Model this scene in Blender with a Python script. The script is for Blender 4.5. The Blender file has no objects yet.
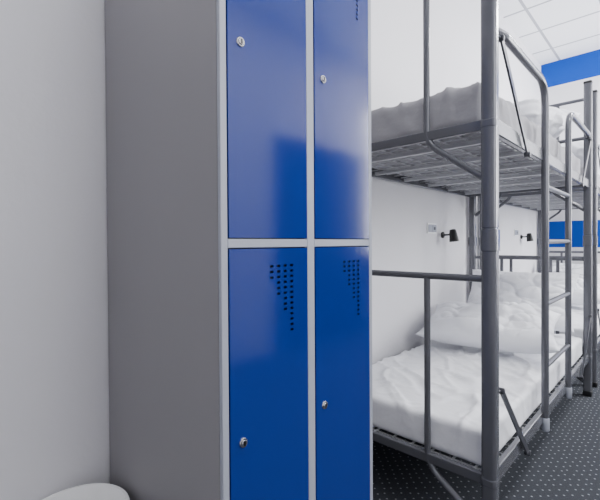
import bpy, bmesh, math, random
from mathutils import Vector, noise, Matrix
random.seed(4)
C = bpy.context.scene.collection

# ---------------------------------------------------------------- materials
def srgb(r, g, b):
    f = lambda c: (c/255/12.92) if c/255 <= .04045 else ((c/255+.055)/1.055)**2.4
    return (f(r), f(g), f(b), 1)

def mat(name, col, rough=.5, metal=0, var=.06, scale=8, bump=0, bscale=60, spec=.5, coat=0):
    m = bpy.data.materials.new(name); m.use_nodes = True
    n = m.node_tree.nodes; l = m.node_tree.links
    p = n['Principled BSDF']
    p.inputs['Roughness'].default_value = rough
    p.inputs['Metallic'].default_value = metal
    p.inputs['Specular IOR Level'].default_value = spec
    p.inputs['Coat Weight'].default_value = coat
    tc = n.new('ShaderNodeTexCoord')
    nz = n.new('ShaderNodeTexNoise'); nz.inputs['Scale'].default_value = scale
    nz.inputs['Detail'].default_value = 4
    l.new(tc.outputs['Object'], nz.inputs['Vector'])
    mx = n.new('ShaderNodeMix'); mx.data_type = 'RGBA'
    mx.inputs[6].default_value = tuple(c*(1-var) for c in col[:3])+(1,)
    mx.inputs[7].default_value = tuple(min(1, c*(1+var)) for c in col[:3])+(1,)
    l.new(nz.outputs['Fac'], mx.inputs[0]); l.new(mx.outputs[2], p.inputs['Base Color'])
    if bump:
        nb = n.new('ShaderNodeTexNoise'); nb.inputs['Scale'].default_value = bscale
        nb.inputs['Detail'].default_value = 3
        l.new(tc.outputs['Object'], nb.inputs['Vector'])
        b = n.new('ShaderNodeBump'); b.inputs['Strength'].default_value = bump
        b.inputs['Distance'].default_value = .01
        l.new(nb.outputs['Fac'], b.inputs['Height']); l.new(b.outputs['Normal'], p.inputs['Normal'])
    return m

M_wall = mat('wall_paint', srgb(222, 221, 225), .75, var=.02, scale=2, bump=.1, bscale=45)
M_blueW = mat('blue_wall_paint', srgb(0, 66, 165), .6, var=.04, spec=.2)
M_door = mat('blue_lacquer', srgb(0, 40, 124), .11, var=.05, scale=3, bump=.03, bscale=4, spec=.9)
M_side = mat('grey_steel_panel', srgb(130, 128, 131), .4, var=.015, scale=3)
M_frame = mat('light_grey_steel', srgb(156, 160, 171), .4, var=.02)
M_shade = mat('interior_shade', srgb(5, 9, 22), .8)  # near-black colour stands in for shade inside the locker
M_steel = mat('grey_bed_steel', srgb(98, 99, 105), .22, metal=.3, var=.05, scale=12)
M_steelD = mat('dark_bed_steel', srgb(68, 69, 75), .28, metal=.3, var=.05, scale=12)
M_mesh = mat('light_mesh_steel', srgb(190, 191, 195), .4, metal=.1, var=.04, scale=12)
M_black = mat('black_plastic', srgb(16, 16, 18), .4)
M_white = mat('white_plastic', srgb(248, 248, 248), .35, var=.01)
M_chrome = mat('chrome', srgb(205, 205, 205), .18, metal=1, var=.02)
M_sheet = mat('white_cotton', srgb(236, 237, 242), .9, var=.015, bump=.55, bscale=13)
M_grey = mat('grey_mattress_cover', srgb(160, 159, 164), .9, var=.1, scale=14, bump=.5, bscale=14)
M_pil = mat('white_pillow_cotton', srgb(234, 235, 241), .9, var=.015, bump=.5, bscale=10)
M_trim = mat('white_window_paint', srgb(240, 240, 240), .4, var=.01)
M_ddoor = mat('added_door_charcoal', srgb(20, 22, 28), .6, var=.05, spec=.2)  # for the added door that the lockers reflect

def floor_mat():
    m = bpy.data.materials.new('dotted_carpet'); m.use_nodes = True
    n = m.node_tree.nodes; l = m.node_tree.links; p = n['Principled BSDF']
    p.inputs['Roughness'].default_value = .95; p.inputs['Specular IOR Level'].default_value = .1
    tc = n.new('ShaderNodeTexCoord')
    mp = n.new('ShaderNodeMapping'); mp.inputs['Rotation'].default_value = (0, 0, math.radians(45))
    mp.inputs['Scale'].default_value = (25, 25, 25)
    l.new(tc.outputs['Object'], mp.inputs['Vector'])
    v = n.new('ShaderNodeTexVoronoi'); v.voronoi_dimensions = '2D'
    v.inputs['Scale'].default_value = 1; v.inputs['Randomness'].default_value = .25
    l.new(mp.outputs[0], v.inputs['Vector'])
    r = n.new('ShaderNodeValToRGB')
    r.color_ramp.elements[0].position = .05; r.color_ramp.elements[0].color = (1, 1, 1, 1)
    r.color_ramp.elements[1].position = .15; r.color_ramp.elements[1].color = (0, 0, 0, 1)
    l.new(v.outputs['Distance'], r.inputs[0])
    nz = n.new('ShaderNodeTexNoise'); nz.inputs['Scale'].default_value = 160
    l.new(tc.outputs['Object'], nz.inputs['Vector'])
    m1 = n.new('ShaderNodeMix'); m1.data_type = 'RGBA'
    m1.inputs[6].default_value = srgb(36, 38, 43); m1.inputs[7].default_value = srgb(76, 79, 85)
    l.new(nz.outputs['Fac'], m1.inputs[0])
    m2 = n.new('ShaderNodeMix'); m2.data_type = 'RGBA'
    l.new(r.outputs[0], m2.inputs[0]); l.new(m1.outputs[2], m2.inputs[6])
    m2.inputs[7].default_value = srgb(150, 153, 158)
    l.new(m2.outputs[2], p.inputs['Base Color'])
    b = n.new('ShaderNodeBump'); b.inputs['Strength'].default_value = .4; b.inputs['Distance'].default_value = .005
    l.new(nz.outputs['Fac'], b.inputs['Height']); l.new(b.outputs[0], p.inputs['Normal'])
    return m
M_floor = floor_mat()

def ceil_mat():
    m = bpy.data.materials.new('ceiling_tiles'); m.use_nodes = True
    n = m.node_tree.nodes; l = m.node_tree.links; p = n['Principled BSDF']
    p.inputs['Roughness'].default_value = .9
    tc = n.new('ShaderNodeTexCoord')
    b = n.new('ShaderNodeTexBrick'); b.offset = 0; b.squash = 1
    b.inputs['Scale'].default_value = 1; b.inputs['Brick Width'].default_value = .6
    b.inputs['Row Height'].default_value = .6; b.inputs['Mortar Size'].default_value = .015
    b.inputs['Color1'].default_value = srgb(250, 251, 253); b.inputs['Color2'].default_value = srgb(245, 246, 250)
    b.inputs['Mortar'].default_value = srgb(170, 172, 180)
    l.new(tc.outputs['Object'], b.inputs['Vector']); l.new(b.outputs['Color'], p.inputs['Base Color'])
    return m
M_ceil = ceil_mat()

def emit_mat():
    m = bpy.data.materials.new('fill_panel_glow'); m.use_nodes = True  # glow of the added ceiling panels
    p = m.node_tree.nodes['Principled BSDF']
    p.inputs['Emission Color'].default_value = (.93, .96, 1, 1); p.inputs['Emission Strength'].default_value = 3
    return m
M_emit = emit_mat()

# ---------------------------------------------------------------- helpers
def finish(bm, name, m, smooth=True, bevel=0, bseg=2, parent=None, loc=(0, 0, 0), angle=40):
    me = bpy.data.meshes.new(name)
    bmesh.ops.recalc_face_normals(bm, faces=bm.faces[:])
    bm.to_mesh(me); bm.free()
    o = bpy.data.objects.new(name, me); C.objects.link(o)
    for mm in (m if isinstance(m, (list, tuple)) else [m]): me.materials.append(mm)
    if smooth:
        for p in me.polygons: p.use_smooth = True
        me.set_sharp_from_angle(angle=math.radians(angle))
    if bevel:
        b = o.modifiers.new('bevel', 'BEVEL'); b.width = bevel; b.segments = bseg; b.limit_method = 'ANGLE'
    o.location = loc
    if parent: o.parent = parent
    return o

def box(bm, a, b, mi=0):
    vs = [bm.verts.new((x, y, z)) for x in (a[0], b[0]) for y in (a[1], b[1]) for z in (a[2], b[2])]
    for f in ((0, 1, 3, 2), (4, 6, 7, 5), (0, 4, 5, 1), (2, 3, 7, 6), (0, 2, 6, 4), (1, 5, 7, 3)):
        fc = bm.faces.new([vs[i] for i in f]); fc.material_index = mi

def boxobj(name, a, b, m, **k):
    bm = bmesh.new(); box(bm, a, b); return finish(bm, name, m, **k)

def fillet(pts, r, n=8):
    pts = [Vector(p) for p in pts]
    out = [pts[0]]
    for i in range(1, len(pts)-1):
        a, b, c = pts[i-1], pts[i], pts[i+1]
        u = (a-b).normalized(); v = (c-b).normalized()
        ang = u.angle(v)
        if ang > math.pi-.02: out.append(b); continue
        d = min(r/math.tan(ang/2), (a-b).length*.49, (c-b).length*.49)
        p0 = b+u*d; p1 = b+v*d
        for k in range(n+1):
            t = k/n
            out.append(p0*(1-t)**2+b*2*t*(1-t)+p1*t*t)
    out.append(pts[-1]); return out

def tube(bm, pts, r, fr=.05, seg=12, mi=0):
    P = fillet(pts, fr)
    rings = []
    T = (P[1]-P[0]).normalized()
    N = T.orthogonal().normalized()
    for i, p in enumerate(P):
        t = (P[min(i+1, len(P)-1)]-P[max(i-1, 0)]).normalized()
        N = (N-t*N.dot(t)).normalized(); B = t.cross(N)
        rings.append([bm.verts.new(p+(N*math.cos(2*math.pi*k/seg)+B*math.sin(2*math.pi*k/seg))*r) for k in range(seg)])
    for a, b in zip(rings, rings[1:]):
        for k in range(seg):
            f = bm.faces.new((a[k], a[(k+1) % seg], b[(k+1) % seg], b[k])); f.material_index = mi
    bm.faces.new(rings[0][::-1]).material_index = mi; bm.faces.new(rings[-1]).material_index = mi

def tubeobj(name, pts, r, m, parent, fr=.05):
    bm = bmesh.new(); tube(bm, pts, r, fr); return finish(bm, name, m, parent=parent)

def lathe(bm, prof, seg=40, axis='Z', origin=(0, 0, 0), mi=0):
    o = Vector(origin); rings = []
    for r, h in prof:
        ring = []
        for k in range(seg):
            a = 2*math.pi*k/seg; c, s = r*math.cos(a), r*math.sin(a)
            v = (c, s, h) if axis == 'Z' else (h, c, s)
            ring.append(bm.verts.new(o+Vector(v)))
        rings.append(ring)
    for a, b in zip(rings, rings[1:]):
        for k in range(seg):
            bm.faces.new((a[k], a[(k+1) % seg], b[(k+1) % seg], b[k])).material_index = mi
    bm.faces.new(rings[0][::-1]).material_index = mi; bm.faces.new(rings[-1]).material_index = mi

def soft_box(name, size, r, n, disp, m, loc, rot=(0, 0, 0)):
    sx, sy, sz = size; nx, ny, nz = n; bm = bmesh.new(); V = {}
    def vert(i, j, k):
        if (i, j, k) in V: return V[(i, j, k)]
        p = Vector((sx*(i/nx-.5), sy*(j/ny-.5), sz*(k/nz-.5)))
        c = Vector((max(-(sx/2-r), min(sx/2-r, p.x)), max(-(sy/2-r), min(sy/2-r, p.y)), max(-(sz/2-r), min(sz/2-r, p.z))))
        d = (p-c).normalized(); q = c+d*r
        q = q+d*disp(q, d)
        V[(i, j, k)] = bm.verts.new(q); return V[(i, j, k)]
    for i in range(nx):
        for j in range(ny):
            for k in (0, nz): bm.faces.new((vert(i, j, k), vert(i+1, j, k), vert(i+1, j+1, k), vert(i, j+1, k)))
    for i in range(nx):
        for k in range(nz):
            for j in (0, ny): bm.faces.new((vert(i, j, k), vert(i+1, j, k), vert(i+1, j, k+1), vert(i, j, k+1)))
    for j in range(ny):
        for k in range(nz):
            for i in (0, nx): bm.faces.new((vert(i, j, k), vert(i, j+1, k), vert(i, j+1, k+1), vert(i, j, k+1)))
    o = finish(bm, name, m, angle=180, loc=loc); o.rotation_euler = rot
    return o

def ridge(p, s=3.2):
    return max(0, 1-abs(noise.noise(p))*s)**1.5

def pillow(name, sx, sy, T, m, loc, rot, seed=0, amp=.012):
    bm = bmesh.new(); n = 90; V = {}
    for s in (1, -1):
        for i in range(n+1):
            for j in range(n+1):
                u = 2*i/n-1; v = 2*j/n-1
                edge = i in (0, n) or j in (0, n)
                if edge and s == -1: V[(i, j, -1)] = V[(i, j, 1)]; continue
                h = ((1-u**4)*(1-v**4))**.6 if not edge else 0
                q = Vector((u*sx/2*(.91+.09*v*v), v*sy/2*(.91+.09*u*u), s*h*T/2))
                w = noise.noise(Vector((q.x*3+seed, q.y*4, s)))*.035
                w -= ridge(Vector((q.x*2+seed+q.y*2, q.y*5-q.x*1.5, s*3)), 7)*amp
                w -= ridge(Vector((q.x*4+seed-q.y*3, q.y*6+q.x*2, s*7)), 7)*amp*.7
                w -= ridge(Vector((q.x*8+seed, q.y*6+q.x*4, s*5)), 6)*amp*.35
                q.z += w*(h if s > 0 else 0)
                if edge: q.z += noise.noise(Vector((q.x*6+seed, q.y*6, 2)))*.008
                V[(i, j, s)] = bm.verts.new(q)
    for s in (1, -1):
        for i in range(n):
            for j in range(n):
                bm.faces.new((V[(i, j, s)], V[(i+1, j, s)], V[(i+1, j+1, s)], V[(i, j+1, s)]))
    o = finish(bm, name, m, angle=180, loc=loc); o.rotation_euler = rot
    return o

def tag(o, label, cat, group=None):
    o['label'] = label; o['category'] = cat
    if group: o['group'] = group
def empty(name, loc, label, cat, group=None):
    e = bpy.data.objects.new(name, None); e.empty_display_size = .1; e.location = loc; C.objects.link(e)
    tag(e, label, cat, group); return e
def struct(o): o['kind'] = 'structure'; return o

def copy_tree(o, parent=None, dx=Vector((0, 0, 0))):
    kids = list(o.children)
    c = o.copy(); C.objects.link(c)
    if parent: c.parent = parent
    else: c.location = o.location+dx
    for ch in kids: copy_tree(ch, c)
    return c

# ---------------------------------------------------------------- room
XL, XR, YN, YF, ZC = -1.425, 1.75, -1.3, 6.46, 3.7
T = .12
struct(boxobj('floor', (XL-T, YN-T, -.1), (XR+T, YF+T, 0), M_floor, smooth=False))
struct(boxobj('ceiling', (XL-T, YN-T, ZC), (XR+T, YF+T, ZC+.1), M_ceil, smooth=False))
struct(boxobj('wall_left', (XL-T, YN-T, 0), (XL, YF+T, ZC), M_wall, smooth=False))
struct(boxobj('wall_near', (XL, YN-T, 0), (XR, YN, ZC), M_wall, smooth=False))
bm = bmesh.new()
box(bm, (XL, YF, 0), (XR, YF+T, 1.12), 0); box(bm, (XL, YF, 1.12), (XR, YF+T, 1.48), 1)
box(bm, (XL, YF, 1.48), (XR, YF+T, 3.36), 0); box(bm, (XL, YF, 3.36), (XR, YF+T, ZC), 1)
struct(finish(bm, 'wall_far', [M_wall, M_blueW], smooth=False))
wins = [(.5, 2.25, 1.3, 3.3), (4.95, 6.25, 1.0, 3.3)]
bm = bmesh.new()
ys = [YN-T]
for a, b, c, d in wins:
    box(bm, (XR, ys[-1], 0), (XR+T, a, ZC)); box(bm, (XR, a, 0), (XR+T, b, c)); box(bm, (XR, a, d), (XR+T, b, ZC)); ys.append(b)
box(bm, (XR, ys[-1], 0), (XR+T, YF+T, ZC))
struct(finish(bm, 'wall_right', M_wall, smooth=False))
fw = .06
for k, (wy0, wy1, wz0, wz1) in enumerate(wins):
    bm = bmesh.new()
    for a in (wy0, (wy0+wy1)/2-fw/2, wy1-fw): box(bm, (XR+.03, a, wz0), (XR+.09, a+fw, wz1))
    for a in (wz0, wz1-fw): box(bm, (XR+.03, wy0+fw, a), (XR+.09, wy1-fw, a+fw))
    struct(finish(bm, 'window_%d' % (k+1), M_trim, smooth=False))
bm = bmesh.new()
DY0, DY1, DZ = 3.0, 4.85, 2.4  # unseen dark double door, added to give the blue lockers dark reflections
box(bm, (XR-.05, DY0, 0), (XR, DY0+.06, DZ)); box(bm, (XR-.05, DY1-.06, 0), (XR, DY1, DZ)); box(bm, (XR-.05, DY0+.06, DZ-.06), (XR, DY1-.06, DZ))
mid = (DY0+DY1)/2
box(bm, (XR-.035, DY0+.063, .008), (XR, mid-.002, DZ-.063)); box(bm, (XR-.035, mid+.002, .008), (XR, DY1-.063, DZ-.063))
struct(finish(bm, 'added_dark_door', M_ddoor, smooth=False))

# ---------------------------------------------------------------- locker
LX0, LX1 = XL+.012, -.75
LY0, LY1 = .526, 1.137
lk = empty('locker', ((LX0+LX1)/2, (LY0+LY1)/2, 0), 'grey steel locker with four glossy blue doors against the wall', 'locker')
lo = Vector(lk.location)
def L(p): return (p[0]-lo.x, p[1]-lo.y, p[2])
z0, zm, z1 = .264, 1.2, 2.136
bm = bmesh.new()
def lb(a, b, mi=0): box(bm, L(a), L(b), mi)
lb((LX0, LY0, .1), (LX1-.012, LY0+.003, z1+.03), 0)
lb((LX0, LY1-.003, .1), (LX1-.012, LY1, z1+.03), 0)
lb((LX0, LY0+.003, .1), (LX0+.003, LY1-.003, z1+.03), 0)
lb((LX0, LY0+.003, z1+.027), (LX1-.012, LY1-.003, z1+.03), 0)
lb((LX0, LY0+.003, .1), (LX1-.012, LY1-.003, .115), 0)
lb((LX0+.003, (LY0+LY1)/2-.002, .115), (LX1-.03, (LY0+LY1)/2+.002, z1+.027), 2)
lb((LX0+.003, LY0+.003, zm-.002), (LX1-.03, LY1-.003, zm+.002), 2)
lb((LX1-.03, LY0+.004, .12), (LX1-.028, LY1-.004, z1+.026), 2)  # dark sheet paints the shade behind vents and door gaps
finish(bm, 'body', [M_side, M_frame, M_shade], smooth=False, parent=lk)
bm = bmesh.new()
fx0, fx1 = LX1-.0118, LX1
d1 = (.545, .8145); d2 = (.8445, 1.119)
for a, b in ((LY0, d1[0]), (d1[1], d2[0]), (d2[1], LY1)): lb((fx0, a, .1), (fx1, b, z1+.03))
for a, b in ((.1, z0), (zm-.011, zm+.011), (z1, z1+.03)):
    for c, d in (d1, d2): lb((fx0, c, a), (fx1, d, b))
finish(bm, 'front_frame', M_frame, smooth=True, bevel=.002, parent=lk)
for yy in (LY0+.03, LY1-.07):
    for xx in (LX0+.03, LX1-.08):
        boxobj('foot', L((xx, yy, 0)), L((xx+.04, yy+.04, .1)), M_black, smooth=False, parent=lk)

def door(yr, zr):
    g = .0025
    y0, y1, a, b = yr[0]+g, yr[1]-g, zr[0]+g, zr[1]-g
    w = y1-y0; H = b-a
    cols = [(.475, 3), (.565, 6), (.655, 9), (.745, 13)]
    sw, sh, pitch, top = .0115, .0065, .0143, .042
    ys = {0.0, w}; zs = {0.0, H}
    slots = []
    for c, nn in cols:
        cy = c*w
        ys |= {cy, cy+sw}
        for k in range(nn):
            zt = H-top-k*pitch
            zs |= {zt, zt-sh}; slots.append((cy+sw/2, zt-sh/2))
    ys = sorted(ys); zs = sorted(zs)
    bm = bmesh.new()
    V = {(i, j): bm.verts.new((0, y, z)) for i, y in enumerate(ys) for j, z in enumerate(zs)}
    for i in range(len(ys)-1):
        for j in range(len(zs)-1):
            cy, cz = (ys[i]+ys[i+1])/2, (zs[j]+zs[j+1])/2
            if any(abs(cy-s[0]) < .001 and abs(cz-s[1]) < .001 for s in slots): continue
            bm.faces.new((V[(i, j)], V[(i+1, j)], V[(i+1, j+1)], V[(i, j+1)]))
    r = bmesh.ops.extrude_face_region(bm, geom=bm.faces[:])
    bmesh.ops.translate(bm, verts=[v for v in r['geom'] if isinstance(v, bmesh.types.BMVert)], vec=(-.002, 0, 0))
    for A, B in (((-.014, 0, 0), (-.002, .0015, H)), ((-.014, w-.0015, 0), (-.002, w, H)), ((-.014, .0015, 0), (-.002, w-.0015, .0015)), ((-.014, .0015, H-.0015), (-.002, w-.0015, H))): box(bm, A, B)
    d = finish(bm, 'door', M_door, smooth=False, parent=lk, loc=L((LX1+.0015, y0, a)))
    ly, lz = .036, H/2
    bm = bmesh.new()
    lathe(bm, [(.0118, -.002), (.0118, .002), (.0105, .004), (.0085, .004), (.0082, .003), (.0078, .003), (.0076, .0055), (.0068, .0065)], 28, 'X', mi=0)
    box(bm, (.0066, -.0026, -.0055), (.007, .0026, .0055), 1)
    k = finish(bm, 'lock', [M_chrome, M_black], parent=d, loc=(0, ly, lz))
    k['label'] = 'small chrome cylinder lock'
for yr in (d1, d2):
    for zr in ((z0, zm-.011), (zm+.011, z1)): door(yr, zr)

# ---------------------------------------------------------------- waste bin
bm = bmesh.new()
lathe(bm, [(.11, 0), (.114, .004), (.140, .418), (.147, .420), (.149, .426), (.147, .432), (.139, .432), (.136, .422), (.109, .012), (.001, .01)], 56)
bn = finish(bm, 'waste_bin', M_white, loc=(-1.245, .362, 0)); tag(bn, 'round white plastic waste bin beside the locker', 'waste bin')

# ---------------------------------------------------------------- bunk bed
BX, BY0, BL, BW = -.949, 1.567, 2.20, .872
ZL, ZU = .30, 1.64
def build_bunk():
    e = empty('bunk_bed', (BX, BY0, 0), 'grey tubular steel bunk bed with ladder beside the lockers', 'bunk bed', 'steel bunk beds along the wall')
    hw = BW/2
    for y in (0, BL):
        for x in (hw, -hw):
            s = .027
            bm = bmesh.new()
            prof = ((.03, s), (1.165, s), (1.167, s+.003), (1.245, s+.003), (1.247, s-.002), (1.253, s-.002), (1.255, s), (2.42, s)); rings = []
            c = .014
            for z, q in prof:
                ring = []
                for sx, sy, a0 in ((1, 1, 0), (-1, 1, 90), (-1, -1, 180), (1, -1, 270)):
                    for t in range(5):
                        a = math.radians(a0+t*22.5)
                        ring.append(bm.verts.new((sx*(q-c)+c*math.cos(a), sy*(q-c)+c*math.sin(a), z)))
                rings.append(ring)
            for A, B in zip(rings, rings[1:]):
                for k in range(20): bm.faces.new((A[k], A[(k+1) % 20], B[(k+1) % 20], B[k]))
            bm.faces.new(rings[0][::-1]); bm.faces.new(rings[-1])
            p = finish(bm, 'post', M_steel, parent=e, loc=(x, y, 0), angle=35)
            boxobj('foot_cap', (-.029, -.029, 0), (.029, .029, .045), M_black, bevel=.008, parent=p)['label'] = 'black plastic foot cap'
            boxobj('top_cap', (-.029, -.029, 2.41), (.029, .029, 2.435), M_black, bevel=.01, parent=p)['label'] = 'black plastic top cap'
            for zc in (ZL, ZU):
                boxobj('bracket', (-.028, -.028, zc-.022), (.028, .028, zc+.022), M_steel, bevel=.012, bseg=3, parent=p)
    for zb in (ZL, ZU):
        for y in (0, BL):
            zr = 1.06 if zb == ZL else (2.38 if y == 0 else 2.0)
            tubeobj('end_rail', [(-hw+.02, y, zr), (hw-.02, y, zr)], .014, M_steel, e)
            for sgn in (1, -1):
                xi = sgn*(hw-.25)
                tubeobj('end_upright', [(xi, y, zr-.005), (xi, y, zb-.03), (sgn*(hw-.02), y, zb-.2)], .0135, M_steel, e, fr=.12)
            boxobj('end_beam', (-hw+.025, y-.012, zb-.02), (hw-.025, y+.012, zb+.02), M_steel, bevel=.004, parent=e)
        for x in (hw, -hw):
            boxobj('side_rail', (x-.012, .025, zb-.03), (x+.012, BL-.025, zb+.03), M_steel, bevel=.004, parent=e)
        bm = bmesh.new()
        n = 6
        for i in range(n):
            y = .2+i*(BL-.4)/(n-1)
            box(bm, (-hw+.012, y-.012, zb-.02), (hw-.012, y+.012, zb-.002))
        n = 24
        for i in range(n):
            y = .05+i*(BL-.1)/(n-1)
            box(bm, (-hw+.012, y-.003, zb-.0018), (hw-.012, y+.003, zb+.0028))
        for i in range(9):
            x = -hw+.07+i*(BW-.14)/8
            box(bm, (x-.004, .012, zb+.003), (x+.004, BL-.012, zb+.008))
        finish(bm, 'mesh_base', M_mesh, smooth=False, parent=e)
        for y, d in ((.0, 1), (BL, -1)):
            bm = bmesh.new()
            x = hw+.024
            zt, zl = (zb+.33, zb-.05)
            a = Vector((x, y+d*.055, zt)); b = Vector((x, y+d*.42, zl)); t = (b-a).normalized(); nn = Vector((1, 0, 0)).cross(t)
            vs = []
            for q in (a, b):
                for sx, sn in ((-.004, -.013), (.004, -.013), (.004, .013), (-.004, .013)):
                    vs.append(bm.verts.new(q+Vector((sx, 0, 0))+nn*sn))
            for f in ((0, 1, 2, 3), (7, 6, 5, 4), (0, 4, 5, 1), (1, 5, 6, 2), (2, 6, 7, 3), (3, 7, 4, 0)): bm.faces.new([vs[i] for i in f])
            for q in (a, b): lathe(bm, [(.012, -.014), (.012, .008), (.006, .011)], 16, 'X', origin=q)
            tube(bm, [(x-.02, y, zt), tuple(a)], .006)
            finish(bm, 'brace', M_steelD, parent=e)
    lx = hw+.018; y1_, y2_ = .76, 1.345; zt = 2.0; zl = .245
    bm = bmesh.new()
    tube(bm, [(hw, .02, zt), (lx, .12, zt), (lx, y1_, zt), (lx, y1_, zl)], .0175, fr=.12)
    tube(bm, [(hw, BL-.02, zt), (lx, BL-.12, zt), (lx, y2_, zt), (lx, y2_, zl)], .0175, fr=.12)
    ld = finish(bm, 'ladder', M_steel, parent=e)
    for z in (.56, .88, 1.2, 1.48):
        tubeobj('rung', [(lx, y1_, z), (lx, y2_, z)], .013, M_steelD, ld)
    for y in (y1_, y2_):
        bm = bmesh.new(); lathe(bm, [(.018, zl-.012), (.0205, zl-.008), (.0205, zl+.05), (.018, zl+.055)], 20, origin=(lx, y, 0))
        finish(bm, 'ladder_cap', M_frame, parent=ld)['label'] = 'light grey plastic cap'
    tubeobj('guard_rail', [(-hw, .02, 1.98), (-hw, BL-.02, 1.98)], .014, M_steel, e)
    return e
b1 = build_bunk()
OFF = Vector((0, 2.47, 0))
b2 = copy_tree(b1, dx=OFF); b2['label'] = 'grey tubular steel bunk bed at the far end of the row'

def dm(seed, a1, a2, side=.15):
    def f(q, d):
        up = max(0, d.z)
        v = noise.noise(Vector((q.x*4+seed, q.y*4, q.z*4)))*a1*(up+side)
        v += ridge(Vector((q.x*4+seed+q.y*2, q.y*2.2-q.x*1.5, q.z*2)), 8)*a2*(up*.8+side)
        v += ridge(Vector((q.x*2+seed, q.y*5+q.x*4, q.z*3+4)), 8)*a2*.8*(up*.8+side)
        v += ridge(Vector((q.x*9+seed-q.y*5, q.y*6+q.x*2, q.z*3+9)), 6)*a2*.4*(up*.8+side)
        return v if d.z > -.3 else 0
    return f
yc = BY0+BL/2
g = 'mattresses on the bunk beds'
for k, off in enumerate((0, OFF.y)):
    m = soft_box('mattress', (.82, BL-.08, .145), .022, (80, 180, 12), dm(3+k*7, .004, .013, .35), M_sheet, (BX, yc+off, ZL+.01+.075))
    tag(m, 'lower bunk mattress in a creased white sheet', 'mattress', g)
    m = soft_box('mattress', (.80, BL-.09, .18), .04, (70, 150, 12), dm(11+k*7, .010, .012, .4), M_grey, (BX, yc+off, ZU+.01+.092))
    tag(m, 'upper bunk mattress in a rumpled grey sheet', 'mattress', g)

g = 'pillows on the bunk beds'
R = math.radians
ml, mu = ZL+.164, ZU+.198
for (sx, sy, t, x, y, z, rot, seed, lab) in (
    (.84, .56, .22, BX, 2.86, ml+.17, (R(14), 0, R(10)), 3, 'large creased white pillow lying on the lower bunk'),
    (.80, .54, .21, BX+.01, 3.50, ml+.29, (R(48), 0, R(3)), 7, 'plump white pillow propped up at the head of the lower bunk'),
    (.78, .50, .20, BX, 5.30, ml+.17, (R(15), 0, R(5)), 13, 'white pillow lying on the far lower bunk'),
    (.78, .50, .19, BX, 5.92, ml+.27, (R(50), 0, 0), 17, 'white pillow propped up at the head of the far lower bunk'),
    (.78, .50, .24, BX+.01, 3.42, mu+.22, (R(24), 0, R(-3)), 23, 'white pillow at the head of the upper bunk'),
    (.76, .50, .20, BX, 5.85, mu+.19, (R(22), 0, 0), 33, 'white pillow at the head of the far upper bunk')):
    p = pillow('pillow', sx, sy, t, M_pil, (x, y, z), rot, seed, .030); tag(p, lab, 'pillow', g)
def df(q, d):
    return noise.noise(Vector((q.x*4+5, q.y*5, q.z*4)))*.03+ridge(Vector((q.x*5+5, q.y*9, q.z*12)))*.02 if d.z > -.3 else 0
o = soft_box('folded_blanket', (.76, .46, .15), .07, (60, 44, 14), df, M_pil, (BX+.01, 2.80, mu+.106), (0, 0, R(-3)))
tag(o, 'crumpled folded light blanket on the upper bunk', 'blanket', 'blankets on the upper bunks')
o = soft_box('folded_blanket', (.76, 1.2, .22), .10, (60, 70, 14), df, M_pil, (BX+.01, 4.8, mu+.138), (0, 0, R(2)))
tag(o, 'heap of crumpled white bedding on the far upper bunk', 'blanket', 'blankets on the upper bunks')

# ---------------------------------------------------------------- wall lamps and switches
def wall_lamp(y):
    e = empty('wall_lamp', (XL, y, 1.26), 'small black reading lamp mounted on the white wall', 'wall lamp', 'reading lamps on the wall')
    bm = bmesh.new(); lathe(bm, [(.026, 0), (.026, .012), (.02, .016)], 24, 'X'); finish(bm, 'base', M_black, parent=e)
    tubeobj('arm', [(.01, 0, 0), (.055, 0, .0), (.09, 0, .02)], .007, M_black, e, fr=.02)
    bm = bmesh.new(); lathe(bm, [(.016, .05), (.024, .046), (.028, .03), (.038, -.05), (.036, -.05), (.024, .028), (.001, .03)], 28)
    s = finish(bm, 'lamp_shade', M_black, parent=e, loc=(.095, 0, -.005)); s.rotation_euler = (0, math.radians(-8), 0)
def switch(y):
    bm = bmesh.new(); box(bm, (0, -.075, -.04), (.009, .075, .04), 0)
    box(bm, (.009, -.068, -.03), (.0125, -.004, .03), 1); box(bm, (.009, .004, -.03), (.0125, .068, .03), 1)
    box(bm, (.0125, .02, -.012), (.013, .052, .012), 2)
    o = finish(bm, 'light_switch', [M_white, M_frame, M_black], bevel=.002, loc=(XL, y, 1.31)); tag(o, 'white double switch and socket plate on the wall', 'light switch', 'switch plates on the wall')
for y in (3.20, 5.47): wall_lamp(y)
for y in (3.00, 5.25): switch(y)

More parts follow.
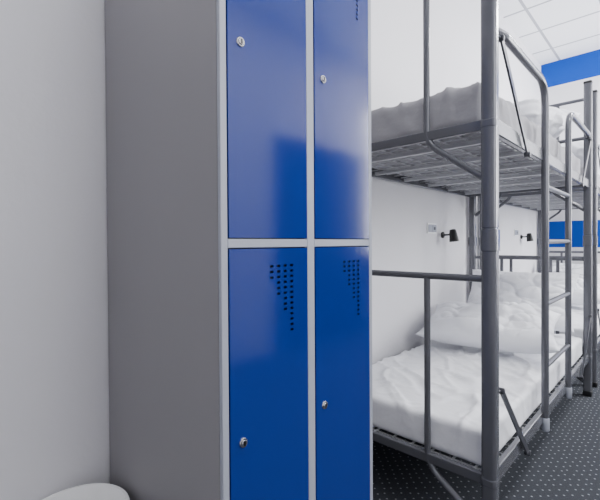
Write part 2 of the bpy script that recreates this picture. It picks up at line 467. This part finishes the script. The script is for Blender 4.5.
# ---------------------------------------------------------------- ceiling panels added out of view to light the room
def ceil_fill(x, y, P):
    e = empty('fill_panel', (x, y, ZC), 'square flush white ceiling light panel', 'added fill light', 'added ceiling fill panels')
    bm = bmesh.new()
    for a, b in (((-.3, -.3), (.3, -.28)), ((-.3, .28), (.3, .3)), ((-.3, -.28), (-.28, .28)), ((.28, -.28), (.3, .28))):
        box(bm, (a[0], a[1], -.03), (b[0], b[1], 0))
    finish(bm, 'panel_frame', M_trim, smooth=False, parent=e)
    boxobj('diffuser', (-.28, -.28, -.022), (.28, .28, -.005), M_emit, parent=e)
    l = bpy.data.lights.new('panel_fill', 'AREA'); l.size = .55; l.energy = P; l.color = (1, .99, .98)
    lo_ = bpy.data.objects.new('panel_fill', l); lo_.location = (x, y, ZC-.04); C.objects.link(lo_)
ceil_fill(.5, .2, 16); ceil_fill(.5, 2.3, 42); ceil_fill(.5, 4.7, 85)
for (wy0, wy1, wz0, wz1), E in zip(wins, (58, 260)):
    l = bpy.data.lights.new('window_daylight', 'AREA'); l.shape = 'RECTANGLE'; l.size = wy1-wy0; l.size_y = wz1-wz0; l.energy = E; l.color = (.98, .99, 1)
    wo = bpy.data.objects.new('window_daylight', l); wo.location = (XR+.14, (wy0+wy1)/2, (wz0+wz1)/2)
    wo.rotation_euler = Vector((-1, 0, 0)).to_track_quat('-Z', 'Y').to_euler(); C.objects.link(wo)

w = bpy.data.worlds.new('world'); bpy.context.scene.world = w; w.use_nodes = True
w.node_tree.nodes['Background'].inputs[0].default_value = (.88, .93, 1, 1); w.node_tree.nodes['Background'].inputs[1].default_value = 1.2

# ---------------------------------------------------------------- camera
cam = bpy.data.cameras.new('camera'); co = bpy.data.objects.new('camera', cam); C.objects.link(co)
cam.sensor_width = 36; cam.lens = 36*397/600; cam.shift_y = -2.8/600; cam.clip_start = .02
Rm = Matrix.Rotation(math.radians(43.7), 4, 'Z') @ Matrix.Rotation(math.radians(90-.6), 4, 'X') @ Matrix.Rotation(math.radians(-.35), 4, 'Z')
co.matrix_world = Matrix.Translation((0, 0, 1.2)) @ Rm
bpy.context.scene.camera = co
